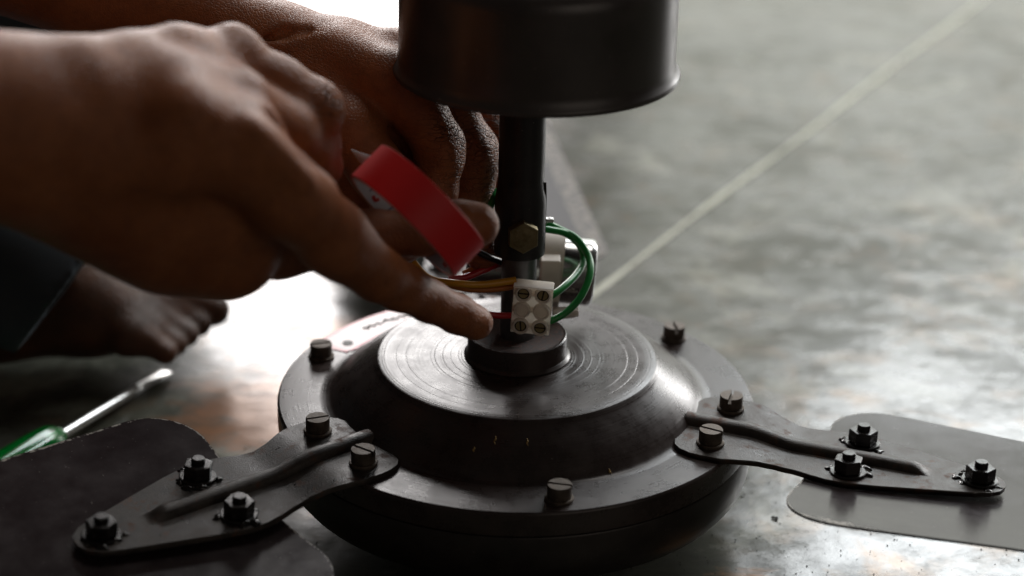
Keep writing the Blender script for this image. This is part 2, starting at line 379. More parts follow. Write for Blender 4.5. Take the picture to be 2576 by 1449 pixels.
# ------------------------------------------------------------------ the fan
fan = root('ceiling_fan', 'dark brown ceiling fan motor standing on cement floor with canopy raised on its rod', 'ceiling fan', (0, 0, 0), (0, TILT, 0))
def part(name, VF, m, parent=fan, auto=35, **k): return fixn(mk(name, VF[0], VF[1], m, parent, auto=auto, **k))
prof = [(30, 70.2), (60, 70.2), (66.2, 70.4), (67.4, 70.0), (68.0, 69.2), (70, 67.6), (74, 64.8), (79, 61.0), (83.5, 57.2), (87, 53.6), (89, 51.2), (90.6, 50.1), (95, 50.0), (108, 50.0),
        (113.9, 49.9), (114.7, 49.3), (115, 48.4), (115, 38.4), (114.4, 38.0), (112, 38.0)]
g = G(); g.add(*lathe([(18, 71.4), (22.6, 71.2), (25.5, 70.6), (30, 70.2)]+prof[1:], 220)); part('top_cover', (g.V, g.F), M_cover)
part('lower_housing', lathe([(112, 37.2), (114.0, 37.0), (114.4, 36.4), (114.4, 22), (113.2, 17), (109.5, 12), (100, 7), (84, 3.0), (62, -2), (52, -8), (46, -13.6), (8, -13.6)], 200), M_body)
part('collar', lathe([(21.9, 82.0), (23.1, 82.2), (23.6, 81.8), (23.8, 81.1), (23.8, 74.5), (24.2, 72.6), (25.6, 71.3)], 120), M_cover)
part('collar_face', lathe([(8.4, 81.2), (11, 81.7), (22.2, 82.1)], 120), M_collar)
part('shaft', lathe([(8.3, 79), (8.3, 132)], 48), M_steel)
rod = part('down_rod', lathe([(8.0, 124), (9.6, 123.6), (10.6, 124.6), (10.7, 127), (10.7, 262), (8, 262)], 64), M_rod)
# split sleeve pressed round the rod end, with its slot on the right
sl = G(); sl.add(*lathe([(11.2, 124.8), (11.9, 124.2), (12.0, 125.5), (12.0, 150), (11.8, 152.5), (11.0, 157), (10.72, 160)], 60, a0=R_(-345), a1=R_(-12)))
part('split_sleeve', (sl.V, sl.F), M_rod)
sl = G(); sl.add(*tube([(11.2, -1.5, 125), (11.3, -1.5, 150), (10.9, -1.5, 160)], .8, 6)); part('slot', (sl.V, sl.F), M_hole)
# bolt through the sleeve
def hexnut(R, h, ch=.6):
    V = []; F = []
    rings = [(R-ch, 0), (R, ch*.6), (R, h-ch*.8), (R-ch*.7, h-.1), (R*.72, h)]
    for r, z in rings:
        for k in range(6): V.append((r*math.cos(k*math.pi/3), r*math.sin(k*math.pi/3), z))
    for i in range(len(rings)-1):
        for k in range(6): F.append((i*6+k, i*6+(k+1) % 6, (i+1)*6+(k+1) % 6, (i+1)*6+k))
    F.append(tuple(24+k for k in range(6))); F.append(tuple(range(6))[::-1]); return V, F
g = G(); V, F = hexnut(7.7, 5.2); M = Matrix.Translation((1.0, -11.4, 137.6)) @ Matrix.Rotation(R_(7), 4, 'Z') @ Matrix.Rotation(R_(90), 4, 'X') @ Matrix.Rotation(R_(30), 4, 'Z')
g.add(V, F, M); g.add(*lathe([(.1, .15), (4.6, .15), (5.2, 0)], 32), Matrix.Translation((1.6, -16.65, 137.6)) @ Matrix.Rotation(R_(7), 4, 'Z') @ Matrix.Rotation(R_(90), 4, 'X'))
part('hex_bolt', (g.V, g.F), M_brass, auto=25)
# canopy cup
can = part('canopy', lathe([(60.4, 212), (62.6, 211.2), (64.6, 210.6), (65.0, 211.6), (64.4, 213.0), (62.9, 214.8), (62.4, 218), (62.2, 254), (61.6, 257.5), (59.6, 260.8), (55.5, 263.2), (46, 266), (34, 270), (22, 276), (14, 282), (12.5, 283),
       (12.2, 281), (20, 274), (34, 268.6), (46, 264.6), (55, 261.8), (60.2, 256.5), (61.0, 253), (61.2, 214), (60.4, 212)], 180, c=(5.8, 0, 2.2)), M_canopy, auto=60)

# screws
def seg_prism(r, off, z0, z1, sg, n=14):
    a = math.asin(off/r); V = []; F = []
    for k in range(n+1):
        w = a+(math.pi-2*a)*k/n; V.append((r*math.cos(w), sg*r*math.sin(w)))
    m = len(V); P = [(x, y, z0) for x, y in V]+[(x, y, z1-.35) for x, y in V]+[(x*.95, y*.97 if abs(y) > off*1.5 else y, z1) for x, y in V]
    for q in (0, 1):
        for k in range(m): F.append((q*m+k, q*m+(k+1) % m, (q+1)*m+(k+1) % m, (q+1)*m+k))
    F.append(tuple(2*m+k for k in range(m))); return P, F
def slotted_mesh():
    g = G(); g.add(*lathe([(5.2, 0), (5.5, .4), (5.5, 4.0), (.1, 4.0)], 40))
    g.add(*seg_prism(5.5, .75, 3.9, 6.2, 1)); g.add(*seg_prism(5.5, .75, 3.9, 6.2, -1)); return g
def washer_mesh(r=6.5, h=1.5, ri=4.5): return lathe([(ri, h), (r-.4, h), (r, h*.7), (r, 0), (ri, 0)], 40)
AZ = [-20.3, -141.8, 98.0]; SR = 103.7
proto = None
def add_screw(az, z, rot, tilt=0):
    global proto
    a = R_(az); p = (SR*math.cos(a)*MM, SR*math.sin(a)*MM, (z+1.4)*MM)
    if proto is None:
        gm = slotted_mesh(); proto = part('slotted_screw', (gm.V, gm.F), M_screw, auto=30)
        w = fixn(mk('spring_washer', *washer_mesh(), M_screw, proto, auto=30)); w.location.z = -1.4*MM; o = proto
    else:
        o = proto.copy(); COL.objects.link(o)
        for c in proto.children: d = c.copy(); COL.objects.link(d); d.parent = o
    o.location = p; o.rotation_euler = (tilt, 0, R_(rot)); return o
for i, az in enumerate(AZ):
    add_screw(az-10.3, 52.4, (-28, 20, 70)[i]); add_screw(az+10.3, 52.4, (75, -35, 10)[i])
add_screw(-79.6, 50, -12); add_screw(160, 50, 20); add_screw(38.5, 50, 100, .03)

# old paint flecks on the front slope of the cover
for a_d, r_, ln in ((-97.5, 74, 3.2), (-86.5, 74.5, 2.6), (-104, 79, 1.4), (-62, 88.5, 1.6)):
    a = R_(a_d); g = G()
    for q in range(4):
        rr = r_+q*ln/4; zz = float(np.interp(rr, [68, 70, 74, 79, 83.5, 87, 89], [69.2, 67.6, 64.8, 61, 57.2, 53.6, 51.2]))+.05
        g.add(*tube([((rr-.3)*math.cos(a)+.3*math.sin(q*2.1), (rr-.3)*math.sin(a), zz+.2), ((rr+.7)*math.cos(a)+.3*math.sin(q*2.1+1), (rr+.7)*math.sin(a), zz-.45)], .28+.1*math.sin(q*1.7), 6, 1))
    fixn(mk('paint_fleck', g.V, g.F, M_fleck, fan))
# blade brackets: radial s, lateral t
def half_w(s):
    xs = [85.5, 87, 90, 95, 100, 110, 118, 126, 134, 142, 150, 158, 166, 180, 200, 220, 228, 232.5, 234]
    ws = [20, 25, 28.2, 30.3, 31, 31, 28.6, 25.2, 23.6, 24.6, 27, 28.6, 28.6, 25.5, 19.6, 13.5, 10.5, 6.4, 1.5]
    return float(np.interp(s, xs, ws))
def sm(x, a, b): t = min(1, max(0, (x-a)/(b-a))); return t*t*(3-2*t)
def bracket_z(s, t):
    z = 52.3-3.6*sm(s, 114, 140)
    z -= t*math.tan(R_(4.5))*sm(s, 112, 150)
    h = 4.0*sm(s, 80, 86)*(1-sm(s, 192, 201)); wv = 4.6
    if abs(t) < wv: z += h*math.sqrt(max(0, 1-(t/wv)**2))**.8*(1 if abs(t) < 3.8 else .9)
    # inner corner notch round the rib opening
    return z
def bracket_mesh():
    ss = list(np.concatenate([[85.5, 86.2, 87, 88.5, 90, 92.5, 95, 97.5], np.arange(100, 226, 2.0), [226, 228, 230, 231.5, 232.5, 233.4, 234]]))
    tt = [-1, -.93, -.85, -.7, -.55, -.4, -.28] ; inner = [-4.7, -4.3, -3.7, -3, -2, -1, 0, 1, 2, 3, 3.7, 4.3, 4.7]
    V = []; cols = []
    for s in ss:
        w = half_w(s); ts = [w*q for q in tt] if w > 12 else list(np.linspace(-w, -w*.4, 7))
        if w > 12: ts = ts[:]+inner+[-x for x in ts[::-1]]
        else: ts = ts+list(np.linspace(-w*.36, w*.36, 13))+[-x for x in ts[::-1]]
        if w > 12:
            e = [-w, -w+.35, -w+1.2]+list(np.linspace(-w+3, -5.6, 4)); ts = e+inner+[-x for x in e[::-1]]
        for j, t in enumerate(ts):
            z = bracket_z(s, t); ed = (w-abs(t))
            if w > 12 and ed < .3: z -= .5
            V.append((s, t, z))
    n = len(ts); m = len(ss); F = []
    for i in range(m-1):
        for j in range(n-1): F.append((i*n+j, (i+1)*n+j, (i+1)*n+j+1, i*n+j+1))
    nb = len(V); V += [(x, y, z-2.0) for x, y, z in V]
    F += [(a+nb, d+nb, c+nb, b+nb) for a, b, c, d in F[:(m-1)*(n-1)]]
    for i in range(m-1):
        for j in (0, n-1): a = i*n+j; F.append((a, a+n, a+n+nb, a+nb))
    for j in range(n-1):
        for i in (0, m-1): a = i*n+j; F.append((a, a+1, a+1+nb, a+nb))
    return V, F
def blade_z(s, t): return 44.0-t*math.tan(R_(7.5))+.0006*t*t+sm(s, 110, 150)*0
def blade_mesh(s0=146, bent=0, wn=72, wp=72, tn=.07, tp=.07):
    TN = 40; V = []; F = []; E = []
    hw = 72
    def wide(t, s): return t*((wn if t < 0 else wp)/hw)*(1-(tn if t < 0 else tp)*sm(s, s0, 290))
    def s_in(t):          # inner end: gently bowed with round corners
        a = abs(t); r = 26
        if a <= hw-r: return s0+2.5*(1-(a/(hw-r))**2)
        q = min(1, (a-(hw-r))/r); return s0+r*(1-math.sqrt(max(0, 1-q*q)))
    ts = [hw*math.sin(math.pi/2*(j/TN*2-1)) for j in range(TN+1)]
    offs = [0, .5, 1.2, 2.5, 5, 10, 20, 40, 70, 110, 160, 220, 300, 400, 440]
    for o in offs:
        for t in ts:
            s = s_in(t)+o*(1-(s_in(t)-s0)/440); t = wide(t, s); V.append((s, t, blade_z(s, t)+bent*t))
            dx = min(o, hw-abs(t)) if o < 430 else 0; E.append(1.0 if dx < 1.0 else max(0, .72-dx*.10))
    n = TN+1; m = len(offs)
    for i in range(m-1):
        for j in range(TN): F.append((i*n+j, (i+1)*n+j, (i+1)*n+j+1, i*n+j+1))
    nb = len(V); V += [(x, y, z-1.3) for x, y, z in V]; E += [0]*nb
    F += [(a+nb, d+nb, c+nb, b+nb) for a, b, c, d in F[:]]
    for i in range(m-1):
        for j in (0, n-1): a = i*n+j; F.append((a, a+n, a+n+nb, a+nb))
    for j in range(n-1):
        for i in (0, m-1): a = i*n+j; F.append((a, a+1, a+1+nb, a+nb))
    return V, F, E
def grease_mesh(seed, r):
    rnd = random.Random(seed); g = G()
    for k in range(9):
        a = rnd.uniform(0, 6.28); d = rnd.uniform(.75, 1.25)*r; rr = rnd.uniform(1.0, 2.6); ph = rnd.uniform(0, 6)
        V = []; F = []; n = 12
        for q, (fr, z) in enumerate([(1.3, -.6), (1.05, .4), (.7, .9), (.3, 1.15)]):
            for j in range(n):
                w = 2*math.pi*j/n; f = 1+.25*math.sin(3*w+ph)+.12*math.sin(5*w+2*ph)
                V.append((d*math.cos(a)+rr*fr*f*math.cos(w), d*math.sin(a)+rr*fr*f*math.sin(w), z*rr*.5))
        for q in range(3):
            for j in range(n): F.append((q*n+j, q*n+(j+1) % n, (q+1)*n+(j+1) % n, (q+1)*n+j))
        F.append(tuple(3*n+j for j in range(n))); g.add(V, F)
    return g
bv, bf = bracket_mesh(); first = None
dV, dF, dE = blade_mesh(wn=79, tn=.26, tp=.09); dL = blade_mesh(wp=80, tn=.0); d3 = blade_mesh(190, .31, wn=85, tn=.0)
NUTS = [(166, 17.4), (166, -17.4), (222.5, 0)]
for i, az in enumerate(AZ):
    if i == 0:
        br = part('blade_bracket', (bv, bf), M_brkt, auto=40); bl = fixn(mk('fan_blade', dV, dF, M_blade, fan, attr={'edge': dE}, auto=50)); brm = br.data; blm = bl.data
    else:
        br = bpy.data.objects.new('blade_bracket', brm); COL.objects.link(br); br.parent = fan
        if i == 2: bl = fixn(mk('fan_blade', d3[0], d3[1], M_rear_blade, fan, attr={'edge': d3[2]}, auto=50))
        else: bl = fixn(mk('fan_blade', dL[0], dL[1], M_blade, fan, attr={'edge': dL[2]}, auto=50))
    for o in (br, bl): o.rotation_euler = (0, 0, R_(az))
    for k, (s, t) in enumerate(NUTS):
        z = bracket_z(s, t)
        if i == 0 and k == 0:
            g = G(); g.add(*hexnut(6.7, 6.2, .7)); g.add(*lathe([(3.1, 6.0), (3.1, 8.2), (2.6, 8.8), (.1, 8.8)], 24)); g.add(*washer_mesh(8.3, 1.3, 5), Matrix.Translation((0, 0, -1.3)))
            nut = fixn(mk('hex_nut', g.V, g.F, M_nut, br, auto=25)); nm = nut.data
        else: nut = bpy.data.objects.new('hex_nut', nm); COL.objects.link(nut); nut.parent = br
        nut.location = (s*MM, t*MM, (z+1.3)*MM); nut.rotation_euler = (R_(-4), 0, R_((12, 33, 5)[k]+17*i))
        gm = grease_mesh(i*5+k, 8.2); gr = fixn(mk('grease_smear', gm.V, gm.F, M_grease, br)); gr.location = (s*MM, t*MM, z*MM)

# paper label on the flange
def label_mat():
    m, nt, b = nodes('pink_printed_label'); n = noise(nt, 120, 4, .6)
    a = N(nt, 'ShaderNodeAttribute', attribute_name='edge').outputs['Fac']
    k = ramp(nt, math_(nt, 'ADD', a, math_(nt, 'MULTIPLY', n, .5)), [(.55, 0), (.95, 1)])
    L(nt, mix(nt, k, (.82, .70, .70), (.70, .16, .20)), b.inputs['Base Color']); b.inputs['Roughness'].default_value = .32
    b.inputs['Specular IOR Level'].default_value = .4; return m
M_label = label_mat()
V = []; F = []; E = []; a0, a1 = R_(108), R_(154.5); n1, n2 = 50, 10
for i in range(n1+1):
    for j in range(n2+1):
        a = a0+(a1-a0)*i/n1; r = 92+(113.4-92)*j/n2
        if i > n1-4: r += (3.0 if j == 0 else 0)*(i-n1+4)/4
        V.append((r*math.cos(a), r*math.sin(a), 50.35)); e = min(j, n2-j, (n1-i)*.6, i); E.append(1 if e < .5 else (.5 if e < 1.5 else 0))
for i in range(n1):
    for j in range(n2): a = i*(n2+1)+j; F.append((a, a+1, a+n2+2, a+n2+1))
lab = fixn(mk('paper_label', V, F, M_label, fan, attr={'edge': E}))
g = G(); a = R_(149)
g.add(*lathe([(2.7, 0), (.1, 0)], 24), Matrix.Translation((99.5*math.cos(a), 99.5*math.sin(a), 50.65))); fixn(mk('label_hole', g.V, g.F, M_hole, lab))
def text(s, size, m, parent, M, name='print', bend=None):
    cu = bpy.data.curves.new(name, 'FONT'); cu.body = s; cu.size = size; cu.align_x = 'CENTER'; cu.align_y = 'CENTER'
    cu.offset = size*.012
    o = bpy.data.objects.new(name, cu); COL.objects.link(o)
    dg = bpy.context.evaluated_depsgraph_get(); me = bpy.data.meshes.new_from_object(o.evaluated_get(dg)); bpy.data.objects.remove(o)
    V = [tuple(v.co) for v in me.vertices]; F = [tuple(p.vertices) for p in me.polygons]
    V = [bend(v) for v in V] if bend else [tuple(M @ Vector(v)) for v in V]
    return mk(name, V, F, m, parent, smooth=False)
# handwriting scrawl on the label
g = G()
for q, (aa, rr) in enumerate([(139, 104), (136, 103.6), (132, 104.2), (129, 103.2), (126, 103.8), (123, 103.2), (120, 103.8)]):
    pts = []
    for k in range(5):
        a = R_(aa-k*.75); r = rr+(1.6*math.sin(k*2.3+q*1.7)); pts.append((r*math.cos(a), r*math.sin(a), 50.6))
    g.add(*tube(pts, .32, 5, 3))
mk('handwriting', g.V, g.F, M_ink, lab)

# terminal block -------------------------------------------------
tb = bpy.data.objects.new('terminal_block', None)
T = Matrix.Translation((6.1, -19.5, 103.2)) @ Matrix.Rotation(R_(3.6), 4, 'Y') @ Matrix.Rotation(R_(-3), 4, 'X') @ Matrix.Rotation(R_(-4), 4, 'Z')
g = G(); g.add(*box(0, 3.6, 0, 18.2, 7.2, 24.4, .7), T)
g.add(*box(0, .6, 12.1, 18.6, 9.2, .9, .3), T)
for z in (8.1, 0, -8.1):
    g.add(*tube([(-9.2, 1.5, z), (9.2, 1.5, z)], 2.0, 16, 1), T)
tb = part('terminal_block', (g.V, g.F), M_plast, auto=40)
for r_, z in enumerate((8.1, 0, -8.1)):
    for x in (-4.5, 4.6):
        Q = T @ Matrix.Translation((x, -.9, z-.1)) @ Matrix.Rotation(R_(90), 4, 'X')
        g = G(); g.add(*lathe([(2.75, -.2), (2.8, 1.3), (3.0, 1.6), (3.6, 1.6), (3.85, 1.2), (3.95, -1)], 36), Q)
        c = fixn(mk('screw_well', g.V, g.F, M_clear, tb, auto=40))
        g = G(); g.add(*lathe([(2.78, .12), (.05, .12)], 24), Q)
        if r_ != 1:
            fixn(mk('well_floor', g.V, g.F, M_hole, tb))
            g = G(); g.add(*seg_prism(2.2, .4, .1, .55, 1), Q @ Matrix.Rotation(R_(40+r_*50+x*9), 4, 'Z')); g.add(*seg_prism(2.2, .4, .1, .55, -1), Q @ Matrix.Rotation(R_(40+r_*50+x*9), 4, 'Z'))
            fixn(mk('terminal_screw', g.V, g.F, M_bscrew, tb, auto=30))
        else:
            g = G(); g.add(*lathe([(2.8, .9), (1.6, 1.25), (.05, 1.35)], 24), Q); fixn(mk('clear_plug', g.V, g.F, M_clear, tb))

# capacitor --------------------------------------------------------
c0 = lat(1500-4, 686, 45); c1 = lat(1180, 653, 47)
ax = Vector(c0-c1); Lc = ax.length; zq = ax.to_track_quat('Z', 'Y').to_matrix().to_4x4()
TC = Matrix.Translation(c1) @ zq; RC = 16.6
g = G(); g.add(*lathe([(.1, Lc), (RC-3.2, Lc), (RC-1.2, Lc-.5), (RC-.2, Lc-1.8), (RC, Lc-3.4), (RC, 3)], 90), TC)
cap = part('capacitor', (g.V, g.F), M_can, auto=50)
g = G(); g.add(*lathe([(RC, 3.2), (RC+.1, 0), (RC-1, -1), (.1, -1)], 60), TC); fixn(mk('end_plug', g.V, g.F, M_black, cap, auto=50))
xs = (1385-1180)/(1496-1180)*Lc
g = G(); g.add(*lathe([(RC+.1, xs-5.6), (RC+2.4, xs-5.6), (RC+2.4, xs+5.6), (RC+.1, xs+5.6)], 70), TC)
fixn(mk('clamp_band', g.V, g.F, M_cream, cap, auto=40))
bx = lat(1384, 700, 28); g = G(); g.add(*box(bx[0], bx[1], bx[2], 9.5, 9, 22, .8)); fixn(mk('clamp_block', g.V, g.F, M_cream, cap, auto=40))
bx = lat(1422, 784, 22); g = G(); g.add(*box(bx[0], bx[1], bx[2], 13, 5, 3.4, .8)); g.add(*tube([lat(1392, 790, 20), lat(1410, 792, 20), lat(1444, 788, 22)], 2.2, 10)); fixn(mk('clamp_tab', g.V, g.F, M_cream, cap, auto=40))
# printing on the can, wrapped round its side
zi = TC.inverted(); camL = Vector(loc(CAM)); cc = zi @ camL; aview = math.atan2(cc.y, cc.x)
# 'up' on screen: find which way round the can goes up
t1 = TC @ Vector((RC*math.cos(aview+.2), RC*math.sin(aview+.2), Lc/2)); t0 = TC @ Vector((RC*math.cos(aview), RC*math.sin(aview), Lc/2)); sgn = 1 if t1.z > t0.z else -1
for k, (s_, zz) in enumerate([('5M MPP', 0), ('MPPN-PCM', 3.2), ('(B3,1U LL7', 6.4)]):
    def bend(v, zz=zz):
        arc = (v[1]-zz-6.5)/RC; a = aview+sgn*arc; w = 44+xs*0+v[0]+(k-1)*0
        return tuple(TC @ Vector(((RC+.08)*math.cos(a), (RC+.08)*math.sin(a), w+4)))
    text(s_, 3.0, M_ink, cap, None, 'printed_text', bend)

# wires
def wire(pts, r, m, name='wire', ns=12): return part(name, tube(pts, r, ns, 8), m, auto=None)
A = lat
wire([A(1360, 560, 14), A(1374, 561, 16), A(1410, 578, 20), A(1450, 600, 20), A(1480, 645, 14), A(1484, 690, 4), A(1462, 745, -6), A(1425, 785, -13), A(1388, 806, -17), A(1370, 812, -17)], 1.75, M_green)
wire([A(1360, 576, 12), A(1382, 578, 14), A(1425, 588, 20), A(1458, 618, 22), A(1468, 655, 16), A(1450, 690, 4), A(1420, 720, -8), A(1392, 741, -15), A(1372, 750, -16)], 1.75, M_green)
wire([A(1362, 569, 16), A(1400, 574, 22), A(1440, 600, 26), A(1464, 640, 22), A(1461, 672, 12), A(1440, 700, 4)], .8, simple('pale_green_sleeve', (.35, .55, .40), .3), 'thin_wire')
wire([A(1252, 480, 10), A(1240, 505, 4), A(1225, 540, 8), A(1210, 580, 30)], 1.7, M_green)
wire([A(1298, 705, -16), A(1270, 709, -17), A(1210, 716, -20), A(1150, 713, -22), A(1080, 700, -16), A(1040, 660, -10)], 1.7, M_yellow)
wire([A(1298, 718, -15), A(1260, 726, -16), A(1200, 729, -18), A(1140, 720, -18), A(1060, 690, -10)], 1.35, M_orange)
wire([A(1294, 793, -16), A(1262, 794, -19), A(1225, 790, -21), A(1170, 775, -20), A(1120, 740, -12)], 1.5, M_red)
wire([A(1300, 675, 8), A(1255, 657, 4), A(1225, 645, -2), A(1180, 622, -8)], 1.6, M_black)
wire([A(1300, 660, 14), A(1262, 662, 8), A(1215, 680, 2), A(1170, 698, -2), A(1130, 700, -4)], 1.7, M_red)
wire([A(1290, 640, 18), A(1240, 652, 10), A(1205, 670, 6), A(1165, 690, 4)], 1.7, M_orange)
wire([A(1362, 568, 12), A(1380, 553, 12), A(1384, 551, 13)], 1.0, M_chrome, 'wire_lug')
g = G(); bx = lat(1379, 553, 12); g.add(*box(bx[0], bx[1], bx[2], 5.2, 3, 1.8, .4)); part('terminal_lug', (g.V, g.F), M_chrome)

# ------------------------------------------------------------------ the person
person = root('person', 'barefoot person sitting at the left, both brown hands reaching to the fan rod', 'person', (-.8, .15, 0))
P = lambda u, v, y: at(u, v, y)
def chain(L_, k=None): return [(L_[i][0], L_[i][1], L_[i+1][0], L_[i+1][1], k) for i in range(len(L_)-1)]
near = []
el = np.array([-470., -215., 285.])
near += chain([(el, 42), (P(-260, 330, -185), 37), (P(-60, 312, -172), 31), (P(70, 322, -165), 31.5)], 12)
near += chain([(P(70, 300, -165), 27), (P(270, 290, -150), 28)], 14)
near += chain([(P(180, 430, -142), 28), (P(420, 560, -126), 25), (P(565, 612, -115), 20)], 14)
near += chain([(P(100, 400, -160), 24), (P(330, 470, -135), 26), (P(560, 600, -118), 21)], 16)
near += chain([(P(40, 250, -170), 17), (P(210, 215, -160), 14), (P(330, 190, -145), 13.5), (P(450, 160, -125), 13), (P(575, 152, -105), 12.4)], 10)   # index ray
near += chain([(P(270, 300, -160), 18), (P(440, 260, -150), 16), (P(585, 262, -132), 14)], 10)
near += chain([(P(270, 380, -165), 18), (P(430, 370, -160), 17), (P(600, 380, -145), 16)], 10)
near += chain([(P(300, 470, -150), 20), (P(560, 500, -130), 20)], 12)
near += chain([(P(575, 152, -105), 12.4), (P(700, 218, -100), 11.2), (P(778, 268, -96), 11.0), (P(797, 282, -94), 10.2)], 6)
near += chain([(P(797, 282, -94), 10.2), (P(800, 370, -86), 9.0), (P(808, 420, -80), 8.4), (P(770, 480, -74), 7.8)], 4)
near += chain([(P(590, 262, -130), 13.6), (P(720, 330, -112), 11.5), (P(770, 385, -98), 10), (P(790, 440, -88), 8.5)], 5)
near += chain([(P(470, 300, -165), 15), (P(610, 372, -152), 16.2), (P(730, 492, -144), 15.6), (P(838, 600, -128), 13.6), (P(870, 628, -122), 13.2)], 8)
near += chain([(P(870, 628, -122), 13.2), (P(950, 690, -110), 11.2), (P(1010, 722, -100), 10.2), (P(1080, 758, -88), 8.9), (P(1150, 790, -78), 8.4), (P(1196, 812, -72), 7.8)], 3)
near += chain([(P(560, 590, -115), 18), (P(700, 612, -95), 14.5), (P(820, 602, -86), 12.2), (P(930, 592, -84), 10.6), (P(1060, 584, -82), 9.6), (P(1150, 566, -80), 10.0), (P(1198, 566, -78), 9.8)], 4)
near += chain([(P(640, 500, -120), 15), (P(760, 540, -104), 12), (P(700, 600, -90), 11)], 6)      # ring finger folded into the palm
near += [(P(590, 106, -104), 5.5, P(606, 116, -104), 5.5, 7), (P(812, 246, -96), 4.5, P(822, 262, -95), 4.5, 6), (P(640, 330, -166), 4, P(760, 452, -158), 3.5, 9), (P(430, 78+35, -128), 4.5, P(330, 102+35, -142), 4.5, 8)]
carve_n = [(P(690, 300, -150), 3, P(800, 420, -140), 4, 7), (P(470, 250, -188), 3.0, P(560, 330, -182), 3, 9), (P(380, 240, -185), 3, P(500, 400, -186), 2.5, 9)]
far = []
fe = np.array([-470., 150., 360.])
far += chain([(fe, 40), (P(-60, -150, 85), 31), (P(250, -28, 70), 26.5), (P(520, 70, 52), 24.5), (P(700, 142, 38), 24)], 10)
far += chain([(P(700, 142, 38), 23), (P(830, 180, 28), 20), (P(940, 230, 16), 17)], 10)
far += chain([(P(700, 120, 45), 17), (P(860, 128, 36), 13.5), (P(1010, 152, 30), 13.2), (P(1060, 180, 32), 12.2)], 8)
far += chain([(P(860, 160, 20), 15), (P(980, 205, 8), 14.5)], 8)
far += chain([(P(860, 140, 50), 14), (P(1110, 180, 55), 12.5), (P(1180, 230, 62), 12)], 8)
far += chain([(P(980, 205, 8), 14), (P(1060, 290, 6), 11.8), (P(1104, 365, 4), 11.4), (P(1106, 400, 2), 11)], 5)
far += chain([(P(1106, 400, 2), 11), (P(1098, 480, -2), 9.8), (P(1080, 560, -6), 8.8), (P(1060, 600, -6), 8)], 3)
far += chain([(P(1060, 180, 32), 12.2), (P(1140, 290, 28), 11.2), (P(1190, 378, 24), 11.4), (P(1196, 410, 22), 11)], 5)
far += chain([(P(1196, 410, 22), 11), (P(1190, 500, 18), 9.9), (P(1200, 590, 12), 9.4), (P(1212, 636, 8), 8.6)], 3)
far += chain([(P(1180, 230, 62), 11.5), (P(1225, 320, 52), 10.6), (P(1258, 385, 46), 10.2), (P(1268, 500, 38), 9)], 3)
far += chain([(P(1180, 230, 70), 11), (P(1290, 330, 66), 9), (P(1320, 430, 56), 8)], 3)
far += chain([(P(790, 220, 16), 17), (P(880, 330, -6), 14), (P(950, 430, -16), 12), (P(1000, 510, -18), 10.6), (P(1040, 560, -18), 9.4)], 6)   # thumb
far += chain([(P(840, 260, 22), 18), (P(960, 300, 24), 15), (P(1060, 330, 30), 10)], 8)
far += [(P(1118, 372, -5), 4, P(1114, 392, -6), 4, 5), (P(1206, 380, 16), 4, P(1206, 398, 15), 4, 5)]
far += chain([(P(800, 260, 30), 22), (P(880, 400, 22), 20), (P(930, 520, 14), 17), (P(1010, 600, 10), 12)], 8)
far += chain([(P(880, 330, 30), 20), (P(1010, 380, 34), 17), (P(1050, 480, 30), 13)], 8)
carve_f = [(P(672, 100, 20), 1.6, P(715, 83, 19), 2.0, 4), (P(715, 83, 19), 2.0, P(772, 74, 21), 1.4, 4)]
near2 = [p if p[4] else p for p in near]
Vn, Fn = sdf(near, 1.5, carve=carve_n); Vf, Ff = sdf(far, 1.35, carve=carve_f)
# foot on the floor
ft = []
toe = [(552, 778, 205, 8.2, 9), (500, 826, 178, 7.6, 8), (468, 850, 164, 7.4, 8), (432, 876, 150, 7.2, 7.5), (404, 898, 138, 7.0, 7)]
t0_ = np.array([-181., 206., 11.]); 
base = [np.array([-240., 214., 16.]), np.array([-250., 198., 15.]), np.array([-255., 184., 14.]), np.array([-262., 170., 13.]), np.array([-268., 157., 12.])]
tips = [P(536, 780, 175), P(500, 815, 163), P(470, 842, 152), P(442, 866, 143), P(416, 888, 134)]
base = [P(430, 752, 176), P(400, 778, 166), P(370, 800, 156), P(345, 820, 147), P(325, 842, 138)]
mid = P(230, 770, 160); heel = P(-30, 800, 155); ank = P(30, 700, 165)
for b_, t_, r0, r1 in zip(base, tips, (15, 11, 10.5, 10, 10), (9.6, 7.4, 7.0, 6.8, 6.6)):
    ft += chain([(b_, r0), ((b_+t_)/2+np.array([0, 0, 1.5]), r1*1.0), (t_, r1)], 3.5)
    ft += [(b_, r0, mid, 22, 12)]
ft += chain([(mid, 24), (heel, 27)], 12)
ft += chain([(mid, 22), (ank, 28), (np.array([-470., 195., 105.]), 36), (np.array([-640., 230., 215.]), 52)], 12)
Vt, Ft = sdf(ft, 2.0, planes=[((0, 0, -13.8), (0, 0, -1))])
# trunk, head, thighs at coarse resolution
bd = []
pel = np.array([-900., 190., 150.]); chest = np.array([-820., 150., 520.]); nk = np.array([-770., 130., 700.]); hd = np.array([-690., 110., 800.])
shn = np.array([-760., -40., 620.]); shf = np.array([-790., 330., 620.])
bd += [(pel, 112, chest, 105, 30), (chest, 90, nk, 55, 30), (nk, 55, hd, 60, 30), (hd, 88, hd+np.array([25, -5, -35.]), 72, 30), (hd+np.array([85, -10, -20.]), 14, hd+np.array([92, -12, -34.]), 12, 14),
       (chest, 70, shn, 52, 20), (chest, 70, shf, 52, 20), (shn, 50, el, 42, 30), (shf, 50, fe, 42, 30)]
kf = np.array([-222., 405., 235.])
bd += [(pel, 95, np.array([-640., 235., 215.]), 58, 50), (pel, 95, kf, 62, 50), (kf, 58, np.array([-400., 400., 80.]), 40, 30), (np.array([-390., 400., 50.]), 38, np.array([-270., 380., 22.]), 22, 20)]
Vb, Fb = sdf(bd, 11, 20)
